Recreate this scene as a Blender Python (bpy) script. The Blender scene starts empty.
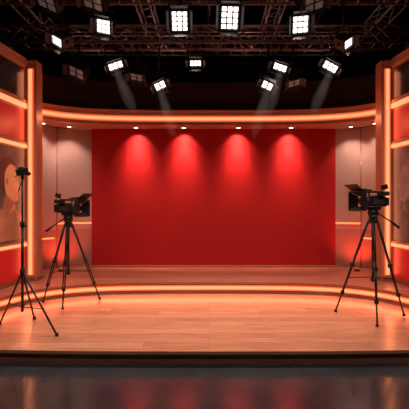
import bpy, bmesh, math, random
from mathutils import Vector, Matrix, Euler
random.seed(4)
sc=bpy.context.scene
sc.view_settings.view_transform='Standard'
sc.view_settings.look='None'
sc.view_settings.exposure=0.0

# ---------------- materials ----------------
def mat(name,col,rough=.5,metal=0,spec=.5,em=None,es=0,noise=0,nscale=30,bump=0,coat=0):
    m=bpy.data.materials.new(name); m.use_nodes=True
    nt=m.node_tree; b=nt.nodes['Principled BSDF']
    b.inputs['Base Color'].default_value=(*col,1)
    b.inputs['Roughness'].default_value=rough
    b.inputs['Metallic'].default_value=metal
    b.inputs['Specular IOR Level'].default_value=spec
    b.inputs['Coat Weight'].default_value=coat
    if em:
        b.inputs['Emission Color'].default_value=(*em,1); b.inputs['Emission Strength'].default_value=es
    if noise or bump:
        tc=nt.nodes.new('ShaderNodeTexCoord'); n=nt.nodes.new('ShaderNodeTexNoise')
        n.inputs['Scale'].default_value=nscale; n.inputs['Detail'].default_value=4
        nt.links.new(tc.outputs['Object'],n.inputs['Vector'])
        if noise:
            r=nt.nodes.new('ShaderNodeValToRGB')
            r.color_ramp.elements[0].position=.3; r.color_ramp.elements[1].position=.7
            r.color_ramp.elements[0].color=(*[c*(1-noise) for c in col],1)
            r.color_ramp.elements[1].color=(*[min(1,c*(1+noise)) for c in col],1)
            nt.links.new(n.outputs['Fac'],r.inputs['Fac']); nt.links.new(r.outputs['Color'],b.inputs['Base Color'])
        if bump:
            bp=nt.nodes.new('ShaderNodeBump'); bp.inputs['Strength'].default_value=bump; bp.inputs['Distance'].default_value=.01
            nt.links.new(n.outputs['Fac'],bp.inputs['Height']); nt.links.new(bp.outputs['Normal'],b.inputs['Normal'])
    return m

def wood(name,c1,c2,rough=.35,plank=True,scale=1.0,coat=0):
    m=bpy.data.materials.new(name); m.use_nodes=True
    nt=m.node_tree; N=nt.nodes; L=nt.links; b=N['Principled BSDF']
    tc=N.new('ShaderNodeTexCoord')
    mp=N.new('ShaderNodeMapping'); mp.inputs['Scale'].default_value=(1.2*scale,18*scale,18*scale)
    L.new(tc.outputs['Object'],mp.inputs['Vector'])
    n=N.new('ShaderNodeTexNoise'); n.inputs['Scale'].default_value=2.2; n.inputs['Detail'].default_value=6; n.inputs['Distortion'].default_value=.4
    L.new(mp.outputs['Vector'],n.inputs['Vector'])
    r=N.new('ShaderNodeValToRGB'); r.color_ramp.elements[0].position=.3; r.color_ramp.elements[1].position=.7
    r.color_ramp.elements[0].color=(*c1,1); r.color_ramp.elements[1].color=(*c2,1)
    L.new(n.outputs['Fac'],r.inputs['Fac'])
    out=r.outputs['Color']
    if plank:
        br=N.new('ShaderNodeTexBrick'); br.inputs['Scale'].default_value=1
        br.inputs['Brick Width'].default_value=1.3; br.inputs['Row Height'].default_value=.15
        br.inputs['Mortar Size'].default_value=.002; br.inputs['Mortar Smooth'].default_value=.3
        br.inputs['Color1'].default_value=(.74,.71,.69,1); br.inputs['Color2'].default_value=(1,1,1,1)
        br.inputs['Mortar'].default_value=(.5,.45,.4,1)
        L.new(tc.outputs['Object'],br.inputs['Vector'])
        mx=N.new('ShaderNodeMix'); mx.data_type='RGBA'; mx.blend_type='MULTIPLY'; mx.inputs[0].default_value=1
        L.new(out,mx.inputs[6]); L.new(br.outputs['Color'],mx.inputs[7]); out=mx.outputs[2]
    L.new(out,b.inputs['Base Color'])
    b.inputs['Roughness'].default_value=rough
    b.inputs['Coat Weight'].default_value=coat; b.inputs['Coat Roughness'].default_value=.15
    return m

M_floorwood=wood('stage_wood',(.56,.27,.165),(.84,.44,.275),.27,coat=.3)
M_stepwood=wood('step_wood',(.42,.16,.10),(.56,.23,.145),.33)
M_trimwood=wood('trim_wood',(.56,.26,.17),(.70,.35,.23),.4,plank=False)
M_fascia=wood('stage_fascia_wood',(.26,.10,.06),(.38,.16,.10),.35,plank=False)
M_studio=mat('studio_floor_gloss',(.05,.055,.067),.15,noise=.2,nscale=3,bump=.02)
M_black=mat('black_paint',(.012,.011,.012),.8)
M_dark=mat('upper_dark_brown',(.04,.018,.014),.7,noise=.15,nscale=8)
M_red=mat('red_wall_paint',(.44,.014,.015),.6,spec=.2,noise=.05,nscale=60,bump=.02)
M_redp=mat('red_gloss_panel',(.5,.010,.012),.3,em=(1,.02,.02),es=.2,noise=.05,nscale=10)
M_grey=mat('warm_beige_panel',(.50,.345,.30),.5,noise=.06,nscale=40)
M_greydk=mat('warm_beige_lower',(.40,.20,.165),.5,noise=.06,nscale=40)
M_screen=mat('dark_screen',(.05,.055,.065),.15,noise=.3,nscale=6)
M_led=mat('led_strip_orange',(1,.4,.2),.4,em=(1,.24,.08),es=1.4)
M_ledhot=mat('led_strip_warm',(.5,.2,.1),.4,em=(1,.29,.12),es=1.55)
M_ledsoft=mat('led_diffuser_edge',(.6,.2,.1),.4,em=(1,.18,.06),es=.65)
M_truss=mat('truss_metal',(.28,.22,.21),.5,metal=.3)
M_pipe=mat('black_pipe',(.08,.07,.07),.5,metal=.3)
M_house=mat('fixture_black',(.03,.028,.029),.5)
M_cell=mat('led_cell_white',(1,1,1),.4,em=(1,.93,.85),es=3.5)
M_celldim=mat('lens_dim',(.2,.17,.17),.15,em=(1,.8,.7),es=.05)
M_cam=mat('camera_black_plastic',(.016,.016,.018),.4,noise=.2,nscale=80,bump=.05)
M_camgrey=mat('camera_grey',(.05,.05,.053),.35)
M_glass=mat('lens_glass',(.01,.012,.03),.05,coat=1)
M_metal=mat('tripod_metal',(.03,.03,.032),.35,metal=.4)
M_rubber=mat('rubber',(.015,.015,.015),.8)
M_spotlens=mat('downlight_lens',(1,.8,.7),.3,em=(1,.7,.5),es=8)

# ---------------- mesh builder ----------------
class B:
    def __init__(s,name):
        s.name=name; s.bm=bmesh.new(); s.mats=[]; s.M=Matrix.Identity(4)
    def mi(s,m):
        if m not in s.mats: s.mats.append(m)
        return s.mats.index(m)
    def face(s,vs,m,smooth=False):
        try: f=s.bm.faces.new(vs)
        except ValueError: return
        f.material_index=s.mi(m); f.smooth=smooth
    def V(s,p): return s.bm.verts.new(s.M@Vector(p))
    def box(s,c,d,m,rot=None,taper=None):
        R=rot.to_matrix() if isinstance(rot,Euler) else (rot or Matrix.Identity(3))
        c=Vector(c); vs=[]
        for z in(-1,1):
            k=1 if (taper is None or z<0) else taper
            for x,y in((-1,-1),(1,-1),(1,1),(-1,1)):
                vs.append(s.V(c+R@Vector((x*d[0]/2*k,y*d[1]/2*k,z*d[2]/2))))
        for q in((3,2,1,0),(4,5,6,7),(0,1,5,4),(1,2,6,5),(2,3,7,6),(3,0,4,7)):
            s.face([vs[i] for i in q],m)
    def rod(s,a,b,r,m,r2=None,n=10):
        a=Vector(a); b=Vector(b); r2=r if r2 is None else r2
        d=(b-a).normalized(); u=d.orthogonal().normalized(); w=d.cross(u)
        A=[];Bv=[]
        for i in range(n):
            t=2*math.pi*i/n; o=u*math.cos(t)+w*math.sin(t)
            A.append(s.V(a+o*r)); Bv.append(s.V(b+o*r2))
        for i in range(n):
            j=(i+1)%n; s.face([A[i],A[j],Bv[j],Bv[i]],m,True)
        s.face(A[::-1],m); s.face(Bv,m)
    def lathe(s,prof,m,n=24):
        rings=[]
        for z,r in prof:
            rings.append([s.V((r*math.cos(2*math.pi*i/n),r*math.sin(2*math.pi*i/n),z)) for i in range(n)])
        for a,b in zip(rings,rings[1:]):
            for i in range(n):
                j=(i+1)%n; s.face([a[i],a[j],b[j],b[i]],m,True)
        s.face(rings[0][::-1],m); s.face(rings[-1],m)
    def slab(s,front,back,z0,z1,m,mt=None,mb=None):
        n=len(front)
        P=[[s.V((p[0],p[1],z)) for p in q] for q in(front,back) for z in(z0,z1)]
        f0,f1,b0,b1=P
        for i in range(n-1):
            s.face([f0[i],f0[i+1],f1[i+1],f1[i]],m)
            s.face([b0[i+1],b0[i],b1[i],b1[i+1]],m)
            s.face([f1[i],f1[i+1],b1[i+1],b1[i]],mt or m)
            s.face([f0[i+1],f0[i],b0[i],b0[i+1]],mb or m)
        s.face([f0[0],f1[0],b1[0],b0[0]],m); s.face([f0[-1],b0[-1],b1[-1],f1[-1]],m)
    def done(s,loc=(0,0,0),bevel=0,parent=None,recalc=True):
        if recalc: bmesh.ops.recalc_face_normals(s.bm,faces=s.bm.faces)
        me=bpy.data.meshes.new(s.name); s.bm.to_mesh(me); s.bm.free()
        for m in s.mats: me.materials.append(m)
        o=bpy.data.objects.new(s.name,me); sc.collection.objects.link(o); o.location=loc
        if bevel:
            md=o.modifiers.new('bevel','BEVEL'); md.width=bevel; md.segments=2; md.limit_method='ANGLE'
        if parent: o.parent=parent
        return o

def spline(pts,k=8):
    out=[]
    P=[Vector(p) for p in pts]; P=[2*P[0]-P[1]]+P+[2*P[-1]-P[-2]]
    for i in range(1,len(P)-2):
        for j in range(k):
            t=j/k; a,b,c,d=P[i-1:i+3]
            out.append(.5*((2*b)+(c-a)*t+(2*a-5*b+4*c-d)*t*t+(3*b-a-3*c+d)*t**3))
    out.append(P[-2]); return [(p.x,p.y) for p in out]
def mirror(pts):
    return [(-x,y) for x,y in pts[::-1]]+pts[1:]
def offs(path,d):
    out=[]
    for i,p in enumerate(path):
        a=Vector(path[max(0,i-1)]); b=Vector(path[min(len(path)-1,i+1)])
        t=(b-a).normalized(); n=Vector((-t.y,t.x))
        out.append((p[0]+n.x*d,p[1]+n.y*d))
    return out

def light(name,typ,loc,energy,col,target=None,parent=None,**kw):
    l=bpy.data.lights.new(name,typ); l.energy=energy; l.color=col
    for k,v in kw.items(): setattr(l,k,v)
    o=bpy.data.objects.new(name,l); sc.collection.objects.link(o); o.location=loc
    if target is not None:
        o.rotation_euler=(Vector(target)-Vector(loc)).to_track_quat('-Z','Y').to_euler()
    if parent:
        bpy.context.view_layer.update()
        o.parent=parent; o.matrix_parent_inverse=parent.matrix_world.inverted()
    return o

FZ=-.13
# ---------------- room shell ----------------
def simple(name,c,d,m):
    b=B(name); b.box(c,d,m); return b.done()
simple('floor',(0,3.2,FZ-.05),(12.4,13.2,.1),M_studio)
simple('ceiling',(0,3.2,6.05),(12.4,13.2,.1),M_black)
simple('wall_back',(0,9.75,2.935),(12.4,.1,6.13),M_black)
simple('wall_front',(0,-3.35,2.935),(12.4,.1,6.13),M_black)
simple('wall_left',(-6.15,3.2,2.935),(.1,13.0,6.13),M_black)
simple('wall_right',(6.15,3.2,2.935),(.1,13.0,6.13),M_black)

# ---------------- stage platform ----------------
front=mirror(spline([(0,3.81),(1.2,3.82),(2.2,3.87),(2.9,3.97),(3.45,4.2)],6))
back=[(x,8.3) for x,y in front]
b=B('stage_platform')
b.slab(offs(front,.02),back,FZ,-.03,M_fascia)
b.slab(front,back,-.03,0,M_trimwood,mt=M_floorwood)
b.done(recalc=True)

# ---------------- raised step ----------------
stepf=mirror(spline([(0,6.28),(1.0,6.26),(1.6,6.2),(2.1,6.04),(2.5,5.72),(2.74,5.25),(2.86,4.7),(2.92,4.25)],6))
n=len(stepf)
stepb=[]
for i,(x,y) in enumerate(stepf):
    u=i/(n-1)*2-1
    au=abs(u)
    if au<.55: bx,by=u/.55*3.3,8.2
    else:
        t=(au-.55)/.45; bx,by=math.copysign(3.3,u),8.2-t*(8.2-4.25)
    stepb.append((bx,by))
b=B('raised_step')
b.slab(offs(stepf,.03),stepb,0,.15,M_stepwood)
b.slab(stepf,stepb,.15,.18,M_stepwood,mt=M_stepwood)
b.slab(offs(stepf,.002),offs(stepf,.03),0,.035,M_fascia)
b.slab(offs(stepf,.014),offs(stepf,.032),.05,.13,M_ledsoft)
b.slab(offs(stepf,.010),offs(stepf,.032),.07,.112,M_ledhot)
b.done()
o_step=bpy.data.objects['raised_step']
def runlamps(path,zz,e,col,aim,par,step=3,sy=.05,dd=-.03):
    q=offs(path,dd)
    for i in range(0,len(q)-step,step):
        a=Vector((*q[i],zz)); c=Vector((*q[i+step],zz)); m=(a+c)/2; t=(c-a); nn=Vector((t.y,-t.x,0)).normalized()
        l=bpy.data.lights.new('led_tape','AREA'); l.shape='RECTANGLE'; l.size=t.length; l.size_y=sy; l.energy=e*t.length; l.color=col
        o=bpy.data.objects.new('led_tape',l); sc.collection.objects.link(o)
        z=-(nn+Vector((0,0,aim))).normalized(); x=t.normalized(); y=z.cross(x)
        R=Matrix((x,y,z)).transposed().to_4x4(); R.translation=m
        o.matrix_world=R; o.parent=par
runlamps(stepf,.10,1.5,(1,.13,.05),-.1,o_step,step=7)

# ---------------- red back wall ----------------
b=B('red_backdrop_wall')
b.box((.09,7.87,1.53),(4.78,.08,2.70),M_red)
b.box((.09,7.80,.195),(4.84,.08,.03),M_fascia)
b.done(bevel=.004)

# ---------------- curved side panels ----------------
def sidewall(sg):
    b=B('curved_side_panel')
    pts=spline([(2.28,7.93),(2.6,7.88),(2.93,7.72),(3.13,7.42),(3.22,7.0),(3.22,6.6)],6)
    P=[(sg*x,y) for x,y in pts]
    if sg<0: P=P[::-1]
    Q=offs(P,.06)
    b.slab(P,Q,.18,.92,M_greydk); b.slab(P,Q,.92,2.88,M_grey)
    k=range(0,13) if sg>0 else range(len(P)-13,len(P))
    seg=[P[i] for i in k]
    b.slab(offs(seg,-.014),seg,1.02,1.05,M_led)
    seg2=[P[i] for i in (range(13,len(P)) if sg>0 else range(0,len(P)-13))]
    b.slab(offs(seg2,-.014),seg2,.74,.77,M_led)
    for i in (12,18):
        j=i if sg>0 else len(P)-1-i
        p=P[j]; b.rod((p[0],p[1]-.005,.18),(p[0],p[1]-.005,2.88),.012,M_fascia,n=8)
    b.done()
sidewall(-1); sidewall(1)

# ---------------- canopy band ----------------
cf=mirror(spline([(0,7.5),(1.2,7.48),(2.0,7.4),(2.55,7.22),(2.9,6.95),(3.05,6.66)],6))
cb=[(x*1.06,8.0 if abs(x)<2.6 else y+.55) for x,y in cf]
b=B('canopy_band')
b.slab(cf,cb,2.88,3.16,M_trimwood,mb=M_trimwood)
b.slab(offs(cf,-.014),cf,2.95,3.06,M_ledsoft)
b.slab(offs(cf,-.020),cf,2.975,3.03,M_ledhot)
b.slab(offs(cf,-.03),cf,2.88,2.905,M_trimwood)
b.slab(offs(cf,-.05),cf,3.135,3.16,M_trimwood)
b.slab(offs(cf,.12),cb,3.16,3.72,M_dark)
o_can=b.done()
runlamps(cf,2.94,4,(1,.30,.14),-.6,o_can,step=8,dd=-.06)

DL=[(-1.39,7.60),(-.48,7.61),(.56,7.61),(1.56,7.60)]
for x,y in DL:
    b=B('downlight')
    b.rod((0,0,0),(0,0,-.02),.05,M_house,n=20); b.rod((0,0,-.018),(0,0,-.024),.036,M_spotlens,n=20)
    o=b.done(loc=(x,y,2.879))
    light('lamp','SPOT',(x,y,2.85),62,(1,.55,.42),target=(x,y+.30,2.30),parent=o,spot_size=math.radians(94),spot_blend=.9,shadow_soft_size=.03)
    light('lamp_long','SPOT',(x,y,2.85),170,(1,.5,.4),target=(x,y+.30,1.75),parent=o,spot_size=math.radians(58),spot_blend=1,shadow_soft_size=.03)
for x,y in[(-2.62,7.5),(2.66,7.5),(-2.98,7.2),(2.98,7.2)]:
    b=B('downlight')
    b.rod((0,0,0),(0,0,-.02),.04,M_house,n=20); b.rod((0,0,-.018),(0,0,-.024),.03,M_spotlens,n=20)
    o=b.done(loc=(x,y,2.879))
    light('lamp','SPOT',(x,y,2.85),42,(1,.66,.52),target=(x*1.03,y+.2,2.2),parent=o,spot_size=math.radians(95),spot_blend=.9,shadow_soft_size=.03)
for sg in(-1,1):
    b=B('floor_uplight')
    b.rod((0,0,0),(0,0,.04),.045,M_house,n=16); b.rod((0,0,.04),(0,0,.046),.03,M_ledsoft,n=16)
    o=b.done(loc=(sg*2.72,7.35,.18))
    light('lamp','SPOT',(sg*2.72,7.35,.26),30,(1,.10,.05),target=(sg*2.85,7.75,.75),parent=o,spot_size=math.radians(110),spot_blend=1,shadow_soft_size=.05)

# ---------------- columns ----------------
def column(sg):
    b=B('illuminated_column')
    cx=sg*2.87
    b.box((cx,6.5,1.94),(.245,.2,3.52),M_trimwood)
    b.box((cx+sg*-.02,6.39,1.92),(.09,.02,3.3),M_ledsoft)
    b.box((cx+sg*-.02,6.382,1.92),(.05,.025,3.28),M_ledhot)
    b.box((cx-sg*.115,6.385,1.94),(.018,.04,3.52),M_trimwood)
    b.box((cx+sg*.115,6.385,1.94),(.018,.04,3.52),M_trimwood)
    b.box((cx,6.49,.21),(.27,.24,.06),M_fascia)
    b.box((cx,6.385,3.68),(.245,.04,.04),M_trimwood)
    o=b.done(bevel=.004)
    runlamps([(cx-.06,6.35),(cx+.06,6.35)],1.9,30,(1,.28,.12),0,o,step=1,sy=3.2)
column(-1); column(1)

# ---------------- side display walls ----------------
def gradmat(name,c1,c2,em):
    m=bpy.data.materials.new(name); m.use_nodes=True
    nt=m.node_tree; pb=nt.nodes['Principled BSDF']
    tc=nt.nodes.new('ShaderNodeTexCoord'); no=nt.nodes.new('ShaderNodeTexNoise'); no.inputs['Scale'].default_value=2.5; no.inputs['Detail'].default_value=3
    rp=nt.nodes.new('ShaderNodeValToRGB'); rp.color_ramp.elements[0].position=.35; rp.color_ramp.elements[1].position=.65
    rp.color_ramp.elements[0].color=(*c1,1); rp.color_ramp.elements[1].color=(*c2,1)
    nt.links.new(tc.outputs['Object'],no.inputs['Vector']); nt.links.new(no.outputs['Fac'],rp.inputs['Fac'])
    nt.links.new(rp.outputs['Color'],pb.inputs['Base Color']); nt.links.new(rp.outputs['Color'],pb.inputs['Emission Color']); pb.inputs['Emission Strength'].default_value=em
    pb.inputs['Roughness'].default_value=.35
    return m
M_pic=gradmat('portrait_backdrop',(.07,.04,.03),(.20,.11,.08),.3)
M_skin=gradmat('portrait_skin',(.42,.13,.06),(.68,.25,.11),.35)
M_skin2=gradmat('portrait_shade',(.30,.08,.04),(.44,.14,.07),.3)
M_hair=gradmat('portrait_hair',(.06,.025,.018),(.12,.045,.025),.2)
M_cloth=gradmat('portrait_cloth',(.22,.075,.04),(.48,.18,.09),.35)
M_dim=gradmat('display_muted_backdrop',(.05,.042,.04),(.12,.09,.08),.25)
M_skin3=gradmat('portrait_skin_muted',(.18,.10,.08),(.30,.17,.13),.3)
M_shade3=gradmat('portrait_shade_muted',(.09,.05,.04),(.18,.10,.08),.25)

def dispwall(sg):
    A=Vector((sg*2.93,6.38,0)); E=Vector((sg*3.14,4.6,0))
    t=(E-A).normalized(); nrm=Vector((-sg,0,0)); nrm=(nrm-t*nrm.dot(t)).normalized()
    L=(E-A).length
    def P(u,z,d=0): return A+t*u+nrm*d+Vector((0,0,z))
    b=B('display_wall')
    def pan(u0,u1,z0,z1,d0,d1,m):
        vs=[b.V(P(u,z,d)) for d in(d0,d1) for u,z in((u0,z0),(u1,z0),(u1,z1),(u0,z1))]
        for q in((3,2,1,0),(4,5,6,7),(0,1,5,4),(1,2,6,5),(2,3,7,6),(3,0,4,7)): b.face([vs[i] for i in q],m)
    pan(0,L,.18,3.72,-.14,0,M_trimwood)
    pan(0,L,3.60,3.72,0,.03,M_trimwood)
    pan(.03,L-.05,3.08,3.55,0,.012,M_screen)
    pan(0,L,2.93,3.0,0,.03,M_ledhot); pan(0,L,3.0,3.05,0,.04,M_trimwood)
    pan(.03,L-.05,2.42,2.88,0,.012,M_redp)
    pan(0,L,2.30,2.35,0,.03,M_ledhot); pan(0,L,2.35,2.38,0,.04,M_trimwood)
    pan(.03,L-.05,.84,2.27,0,.015,M_pic if sg<0 else M_dim)
    pan(0,L,.74,.79,0,.03,M_ledhot); pan(0,L,.79,.82,0,.04,M_trimwood)
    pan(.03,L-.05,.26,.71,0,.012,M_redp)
    pan(0,L,.18,.24,0,.03,M_fascia)
    def poly(pts,d,m):
        b.face([b.V(P(u,max(.86,z-.09),d)) for u,z in pts],m)
    def blob(cu,cz,ru,rz,d,m,n=28):
        poly([(cu+ru*math.cos(a),cz+rz*math.sin(a)) for a in [2*math.pi*i/n for i in range(n)]],d,m)
    k=(M_skin,M_skin2,M_hair,M_cloth) if sg<0 else (M_skin3,M_shade3,M_shade3,M_shade3)
    poly([(.06,.95),(.95,.95),(.93,1.15),(.82,1.34),(.60,1.44),(.56,1.60),(.30,1.56),(.28,1.42),(.14,1.32),(.07,1.1)],.018,k[3])
    poly([(.24,2.0),(.30,2.12),(.42,2.20),(.56,2.19),(.67,2.08),(.70,1.92),(.66,1.74),(.58,1.64),(.48,1.75)],.019,k[2])
    poly([(.25,1.98),(.30,2.07),(.42,2.10),(.50,2.04),(.56,1.94),(.56,1.78),(.52,1.64),(.56,1.46),(.44,1.36),(.30,1.42),(.34,1.53),(.26,1.54),(.22,1.58),(.235,1.63),(.21,1.66),(.235,1.70),(.18,1.755),(.23,1.85),(.225,1.92)],.021,k[0])
    poly([(.34,1.53),(.52,1.64),(.56,1.46),(.46,1.38),(.36,1.46)],.022,k[1])
    blob(.50,1.83,.028,.055,.023,k[1]); blob(.275,1.86,.022,.010,.023,k[2])
    poly([(.24,1.91),(.33,1.925),(.33,1.905),(.24,1.895)],.023,k[2]); poly([(.215,1.665),(.28,1.66),(.28,1.65),(.22,1.65)],.023,k[1])
    b.done()
dispwall(-1); dispwall(1)

# ---------------- trusses ----------------
def truss(name,a,bp,h=.3,w=.26,r=.022,step=.3):
    b=B(name); a=Vector(a); e=Vector(bp); d=(e-a); L=d.length; d.normalize()
    side=Vector((0,0,1)).cross(d).normalized()*w/2; up=Vector((0,0,h))
    for s in(-1,1):
        for u in(0,1): b.rod(a+side*s+up*u,e+side*s+up*u,r,M_truss,n=8)
    k=int(L/step)
    for i in range(k):
        p=a+d*(L*i/k); q=a+d*(L*(i+1)/k)
        for s in(-1,1):
            u0,u1=(0,1) if i%2 else (1,0)
            b.rod(p+side*s+up*u0,q+side*s+up*u1,r*.55,M_truss,n=6)
        b.rod(p-side,p+side,r*.5,M_truss,n=6); b.rod(p-side+up,q+side+up,r*.5,M_truss,n=6)
    for f in(.12,.5,.88):
        p=a+d*(L*f)+up; b.rod(p,(p.x,p.y,6.0),.012,M_pipe,n=6)
    return b.done()
truss('lighting_truss',(-5.6,6.05,4.5),(5.6,6.05,4.5))
truss('lighting_truss',(-5.6,7.0,4.18),(5.6,7.0,4.18))
truss('lighting_truss',(-5.6,8.3,4.55),(5.6,8.3,4.55))
truss('lighting_truss',(-5.6,9.2,4.3),(5.6,9.2,4.3),r=.018)
truss('lighting_truss',(-5.6,2.2,4.5),(5.6,2.2,4.5))
for x in(-3.3,-1.15,1.2,3.3):
    truss('lighting_truss',(x,1.2,4.85),(x,9.5,4.85),h=.25,w=.25,r=.016)
b=B('ceiling_pipe_grid')
for y in(6.6,7.6,8.7,9.4):
    b.rod((-5.8,y,5.25),(5.8,y,5.25),.03,M_truss,n=8)
for x in(-4.6,-2.2,0,2.3,4.5):
    b.rod((x,1,5.31),(x,9.6,5.31),.03,M_truss,n=8)
    for y in (3,6.6,9.3): b.rod((x,y,5.3),(x,y,6.0),.012,M_pipe,n=6)
b.done()
for x in(-2.4,-.8,.8,2.4):  # added fill lamps on the canopy top, to make the trusses visible
    b=B('added_truss_fill')
    b.rod((0,0,0),(0,0,.12),.05,M_house,r2=.06,n=16); b.rod((0,0,.12),(0,0,.125),.045,M_celldim,n=16)
    o=b.done(loc=(x,7.9,3.72))
    light('lamp','SPOT',(x,7.9,3.87),20,(1,.55,.45),target=(x,7.2,5.2),parent=o,spot_size=math.radians(150),spot_blend=1,shadow_soft_size=.05)

# ---------------- fixtures ----------------
def fixture(x,y,z,w=.3,h=.3,tilt=40,roll=0,yaw=0,lit=True,top=4.5,rows=3,cols=3,energy=0,target=None,spot=60):
    b=B('studio_spotlight')
    R=(Matrix.Rotation(math.radians(yaw),3,'Z')@Matrix.Rotation(math.radians(roll),3,'Y')@Matrix.Rotation(math.radians(-tilt),3,'X'))
    b.M=R.to_4x4()
    D=.16
    b.box((0,0,D/2),(w,h,D),M_house)
    for i in range(5):
        b.box((0,-h/2+h*(i+.5)/5,D+.025),(w*.8,.012,.05),M_house)
    for s in(-1,1):
        b.box((s*w/2,0,-.012),(.022,h+.022,.035),M_house); b.box((0,s*h/2,-.012),(w+.022,.022,.035),M_house)
    cm=M_cell if lit else M_celldim
    cw=(w-.03)/cols; ch=(h-.03)/rows
    for i in range(cols):
        for j in range(rows):
            b.box((-w/2+.015+cw*(i+.5),-h/2+.015+ch*(j+.5),-.004),(cw*.74,ch*.74,.012),cm)
    a=math.radians(40)
    for s in(-1,1):
        b.box((s*(w/2+.035),0,-.045),(.006,h*.95,.08),M_house,rot=Euler((0,-s*a,0)))
        b.box((0,s*(h/2+.035),-.045),(w*.95,.006,.08),M_house,rot=Euler((s*a,0,0)))
    for s in(-1,1): b.rod((s*w/2,0,D/2),(s*(w/2+.035),0,D/2),.022,M_house)
    piv=[R@Vector((s*(w/2+.03),0,D/2)) for s in(-1,1)]
    b.M=Matrix.Identity(4)
    hy=max(w,h)*.75+.08
    hub=Vector(((piv[0].x+piv[1].x)/2,(piv[0].y+piv[1].y)/2,min(hy,top-z-.02)))
    for p in piv:
        b.rod(p,Vector((p.x,p.y,hub.z)),.012,M_house,n=8)
    b.rod((piv[0].x,piv[0].y,hub.z),(piv[1].x,piv[1].y,hub.z),.012,M_house,n=8)
    b.rod(hub,(hub.x,hub.y,top-z),.018,M_house,n=8)
    b.box((hub.x,hub.y,top-z-.02),(.07,.06,.09),M_house)
    o=b.done(loc=(x,y,z))
    d=R@Vector((0,0,-1)); p=Vector((x,y,z))+d*.07
    if energy:
        light('lamp','SPOT',p,energy,(1,.77,.62),target=target or (p+d),parent=o,spot_size=math.radians(spot),spot_blend=.8,shadow_soft_size=.12)
    return o
DX=-.08
F=[
 (-.36,6.0,4.15,.27,.30,62,0,0,1,4.5,4,3),
 (.39,6.0,4.2,.29,.35,58,2,0,1,4.5,4,3),
 (1.45,6.0,4.1,.27,.27,60,-8,6,1,4.5,3,3),
 (-1.5,6.0,4.07,.24,.22,55,14,-8,1,4.5,3,3),
 (-2.19,6.0,3.85,.22,.16,50,32,-15,1,4.5,2,3),
 (2.16,6.0,3.82,.19,.16,50,-35,15,1,4.5,2,3),
 (-1.52,6.85,3.78,.28,.14,50,-22,10,1,4.18,2,3),
 (-.76,6.85,3.44,.22,.16,45,-25,0,1,4.18,2,2),
 (-.15,6.85,3.82,.22,.12,60,0,0,1,4.18,2,3),
 (1.08,6.85,3.44,.22,.16,45,25,0,1,4.18,2,2),
 (1.30,6.85,3.75,.26,.14,50,22,-8,1,4.18,2,3),
 (2.16,6.85,3.76,.28,.16,50,32,-10,1,4.18,2,3),
 (-2.19,6.85,3.66,.3,.24,35,25,0,0,4.18,2,2),
 (-1.17,6.9,3.60,.24,.2,25,10,0,0,4.18,2,2),
 (1.55,6.9,3.50,.24,.2,25,-15,0,0,4.18,2,2),
 (-1.62,5.85,4.36,.34,.3,20,20,0,0,4.62,2,2),
 (1.62,5.85,4.35,.34,.3,30,-20,0,0,4.62,2,2),
 (-2.3,5.85,4.36,.34,.3,20,25,0,0,4.62,2,2),
]
M_beamglow=bpy.data.materials.new('beam_glow_volume'); M_beamglow.use_nodes=True  # self-glowing volume that imitates lamp beams; no real haze is lit
nt=M_beamglow.node_tree; nt.nodes.clear()
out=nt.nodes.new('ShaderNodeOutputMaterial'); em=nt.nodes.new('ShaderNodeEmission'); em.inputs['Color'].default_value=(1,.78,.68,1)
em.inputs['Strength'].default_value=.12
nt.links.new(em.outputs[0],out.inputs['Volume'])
def beamglow(par,p,d):  # nested glowing spindles shaped like a beam, tapering out at the end
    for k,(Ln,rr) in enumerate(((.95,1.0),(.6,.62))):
        b=B('emissive_beam'); z0=-.01*k
        b.lathe([(z0,.05*rr),(z0-Ln*.3,.085*rr),(z0-Ln*.6,.105*rr),(z0-Ln*.8,.085*rr),(z0-Ln*.93,.045*rr),(z0-Ln,.004)],M_beamglow)
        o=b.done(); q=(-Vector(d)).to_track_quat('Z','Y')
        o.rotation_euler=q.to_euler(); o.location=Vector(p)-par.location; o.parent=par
for i,f in enumerate(F):
    x,y,z,w,h,ti,ro,ya,lit,top,r,c=f
    en=0
    if i<6: en=125
    elif lit: en=28
    o=fixture(x+DX,y,z,w,h,ti,ro,ya,bool(lit),top,r,c,energy=en,target=((x+DX)*.75,4.9 if i<6 else 5.8,0),spot=75)
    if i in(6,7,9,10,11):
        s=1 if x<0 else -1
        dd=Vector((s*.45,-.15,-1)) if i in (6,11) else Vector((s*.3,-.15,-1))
        beamglow(o,Vector((x+DX,y-.08,z-.05)),dd)
for x in(-3.2,-1.6,0,1.6,3.2):
    fixture(x,2.2,4.1,.32,.3,-30,0,0,True,4.5,3,3,energy=115,target=(x*.9,5.8,.3),spot=70)

# ---------------- tripods ----------------
def tripod(b,feet,hz,col_r=.018):
    apex=Vector((0,0,hz))
    for f in feet:
        f=Vector(f); s=Vector((f.x,f.y,0)).normalized()*.05
        st=apex+s; k=(f-st)
        b.rod(st,st+k*.5,.016,M_metal,n=10)
        off=k.normalized().orthogonal().normalized()*.014
        b.rod(st+k*.42+off,st+k*.80+off,.010,M_metal,n=8); b.rod(st+k*.42-off,st+k*.80-off,.010,M_metal,n=8)
        b.rod(st+k*.76,st+k*.985,.011,M_metal,n=8)
        b.box(st+k*.48,(.045,.038,.045),M_rubber); b.box(st+k*.78,(.04,.032,.04),M_rubber)
        b.rod(st+k*.975,f,.014,M_rubber,r2=.022,n=10)
        b.rod((0,0,hz*.42),st+k*.62,.007,M_metal,n=6)
    b.rod((0,0,hz*.40),(0,0,hz+.02),col_r,M_metal,n=12)
    b.rod((0,0,hz*.40-.03),(0,0,hz*.40+.03),.028,M_rubber,n=12)
    b.rod((0,0,hz-.05),(0,0,hz+.01),.06,M_metal,n=18)

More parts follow.
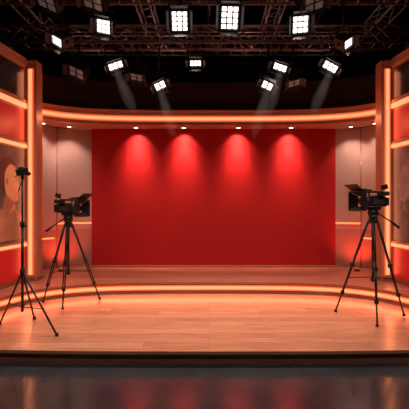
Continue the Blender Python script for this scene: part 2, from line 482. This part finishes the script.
def camrig(name,loc,feet,hz,face,camyaw,s=1.0,drop=.14,pitch=0):
    e=bpy.data.objects.new(name,None); sc.collection.objects.link(e); e.location=loc
    b=B('tripod'); tripod(b,feet,hz-drop)
    b.rod((0,0,hz-drop),(0,0,hz-.09),.045,M_cam,r2=.055,n=18)
    b.rod((-.05,0,hz-.06),(.05,0,hz-.06),.045,M_cam,n=18)
    b.box((0,0,hz-.012),(.16,.08,.022),M_metal)
    d=-face
    b.rod((d*.03,-.05,hz-.06),(d*.22,-.12,hz-.2),.009,M_metal,n=8); b.rod((d*.19,-.106,hz-.18),(d*.26,-.137,hz-.24),.015,M_rubber,n=10)
    b.done(parent=e)
    c=B('camera_body')
    c.M=Matrix.Translation((0,0,hz))@Matrix.Rotation(math.radians(camyaw),4,'Z')@Matrix.Diagonal((face*s,s,s,1))@Matrix.Rotation(math.radians(pitch),4,'Y')
    c.box((-.03,0,.075),(.24,.12,.12),M_cam)
    c.box((-.05,0,.14),(.16,.10,.02),M_camgrey)
    c.box((-.175,0,.075),(.06,.09,.10),M_cam)
    c.box((-.03,-.063,.08),(.15,.01,.07),M_camgrey)
    for i in range(3): c.rod((-.08+i*.05,-.066,.105),(-.08+i*.05,-.076,.105),.010,M_metal,n=10)
    c.rod((.09,0,.08),(.12,0,.08),.052,M_camgrey,n=20)
    c.rod((.12,0,.08),(.18,0,.08),.044,M_cam,r2=.048,n=20)
    c.rod((.13,0,.08),(.15,0,.08),.051,M_rubber,n=20)
    c.rod((.18,0,.08),(.19,0,.08),.040,M_glass,n=20)
    for a in range(4):
        R=Matrix.Rotation(math.pi/2*a,3,'X')
        q=[(.17,-.06,.06),(.17,.06,.06),(.27,.115,.115),(.27,-.115,.115)]
        o1=[c.V(R@Vector(p)+Vector((0,0,.08))) for p in q]
        o2=[c.V(R@(Vector(p)+Vector((0,0,.006)))+Vector((0,0,.08))) for p in q]
        c.face(o1,M_cam); c.face(o2[::-1],M_cam)
        for i in range(4): c.face([o1[i],o1[(i+1)%4],o2[(i+1)%4],o2[i]],M_cam)
    c.box((.27,0,.235),(.16,.23,.006),M_cam,rot=Euler((0,-math.radians(35),0)))
    c.box((.24,-.14,.08),(.13,.006,.23),M_cam,rot=Euler((0,0,-math.radians(28))))
    for yy in(-.03,.03): c.rod((-.1,yy,.005),(.22,yy,.005),.008,M_metal,n=8)
    c.rod((-.10,0,.145),(-.10,0,.19),.011,M_cam); c.rod((.06,0,.145),(.06,0,.19),.011,M_cam); c.rod((-.13,0,.195),(.10,0,.195),.014,M_rubber,n=12)
    c.box((-.05,-.085,.17),(.08,.06,.05),M_cam); c.rod((-.09,-.085,.17),(-.15,-.085,.175),.022,M_rubber,r2=.03,n=14)
    c.rod((-.02,.05,.215),(.12,.05,.22),.012,M_cam,n=10); c.rod((.04,.05,.217),(.14,.05,.222),.017,M_rubber,n=12)
    c.rod((-.12,0,.195),(-.14,-.02,.235),.008,M_metal,n=8); c.box((-.145,-.03,.255),(.09,.02,.06),M_cam,rot=Euler((0,.2,0)))
    c.done(parent=e,bevel=.003)
    return e
camrig('broadcast_camera',(2.01,4.9,0),[(-.37,.29,.012),(-.10,-.36,.012),(.43,.10,.012)],1.36,-1,18,s=1.0)
camrig('broadcast_camera',(-1.97,5.6,0),[(-.40,.11,.012),(.37,.27,.012),(.03,-.30,.012)],1.27,1,-18,s=1.0)

e=bpy.data.objects.new('light_stand',None); sc.collection.objects.link(e); e.location=(-2.09,4.48,0)
b=B('stand')
hz=.85
for f in[(-.35,.19,.01),(.47,-.22,.01),(-.04,.40,.01)]:
    f=Vector(f); b.rod((0,0,hz-.2),f,.011,M_metal,n=8); b.rod(f-Vector((0,0,.008)),f+Vector((0,0,.02)),.018,M_rubber,n=10)
    b.rod((0,0,.25),Vector((0,0,hz-.2)).lerp(f,.6),.006,M_metal,n=6)
b.rod((0,0,.2),(0,0,1.2),.016,M_metal); b.rod((0,0,1.1),(0,0,1.7),.011,M_metal)
for z in(.65,1.18): b.rod((0,0,z-.03),(0,0,z+.03),.026,M_rubber,n=12); 
b.rod((0,0,1.16),(.05,-.02,1.16),.01,M_rubber)
b.done(parent=e)
b=B('small_monitor_head')
b.rod((0,0,1.68),(0,0,1.74),.018,M_rubber)
R=Euler((.1,math.radians(-12),math.radians(20)))
b.box((0,0,1.765),(.13,.06,.075),M_cam,rot=R); b.rod((.05,0,1.75),(.09,-.03,1.74),.022,M_cam); b.box((-.02,-.0,1.81),(.06,.03,.02),M_cam,rot=R)
b.rod((0,0,1.68),(-.03,-.03,1.55),.007,M_metal,n=8)
b.done(parent=e,bevel=.004)

# ---------------- ambient + camera ----------------
w=bpy.data.worlds.new('World'); sc.world=w; w.use_nodes=True
bg=w.node_tree.nodes['Background']; bg.inputs['Color'].default_value=(.5,.3,.25,1); bg.inputs['Strength'].default_value=.05
cam=bpy.data.cameras.new('Camera'); co=bpy.data.objects.new('Camera',cam); sc.collection.objects.link(co)
co.location=(0,0,1.4); co.rotation_euler=(math.pi/2,0,0)
cam.sensor_width=36; cam.lens=36*400/409; cam.shift_x=-4.5/409; cam.clip_start=.05
sc.camera=co
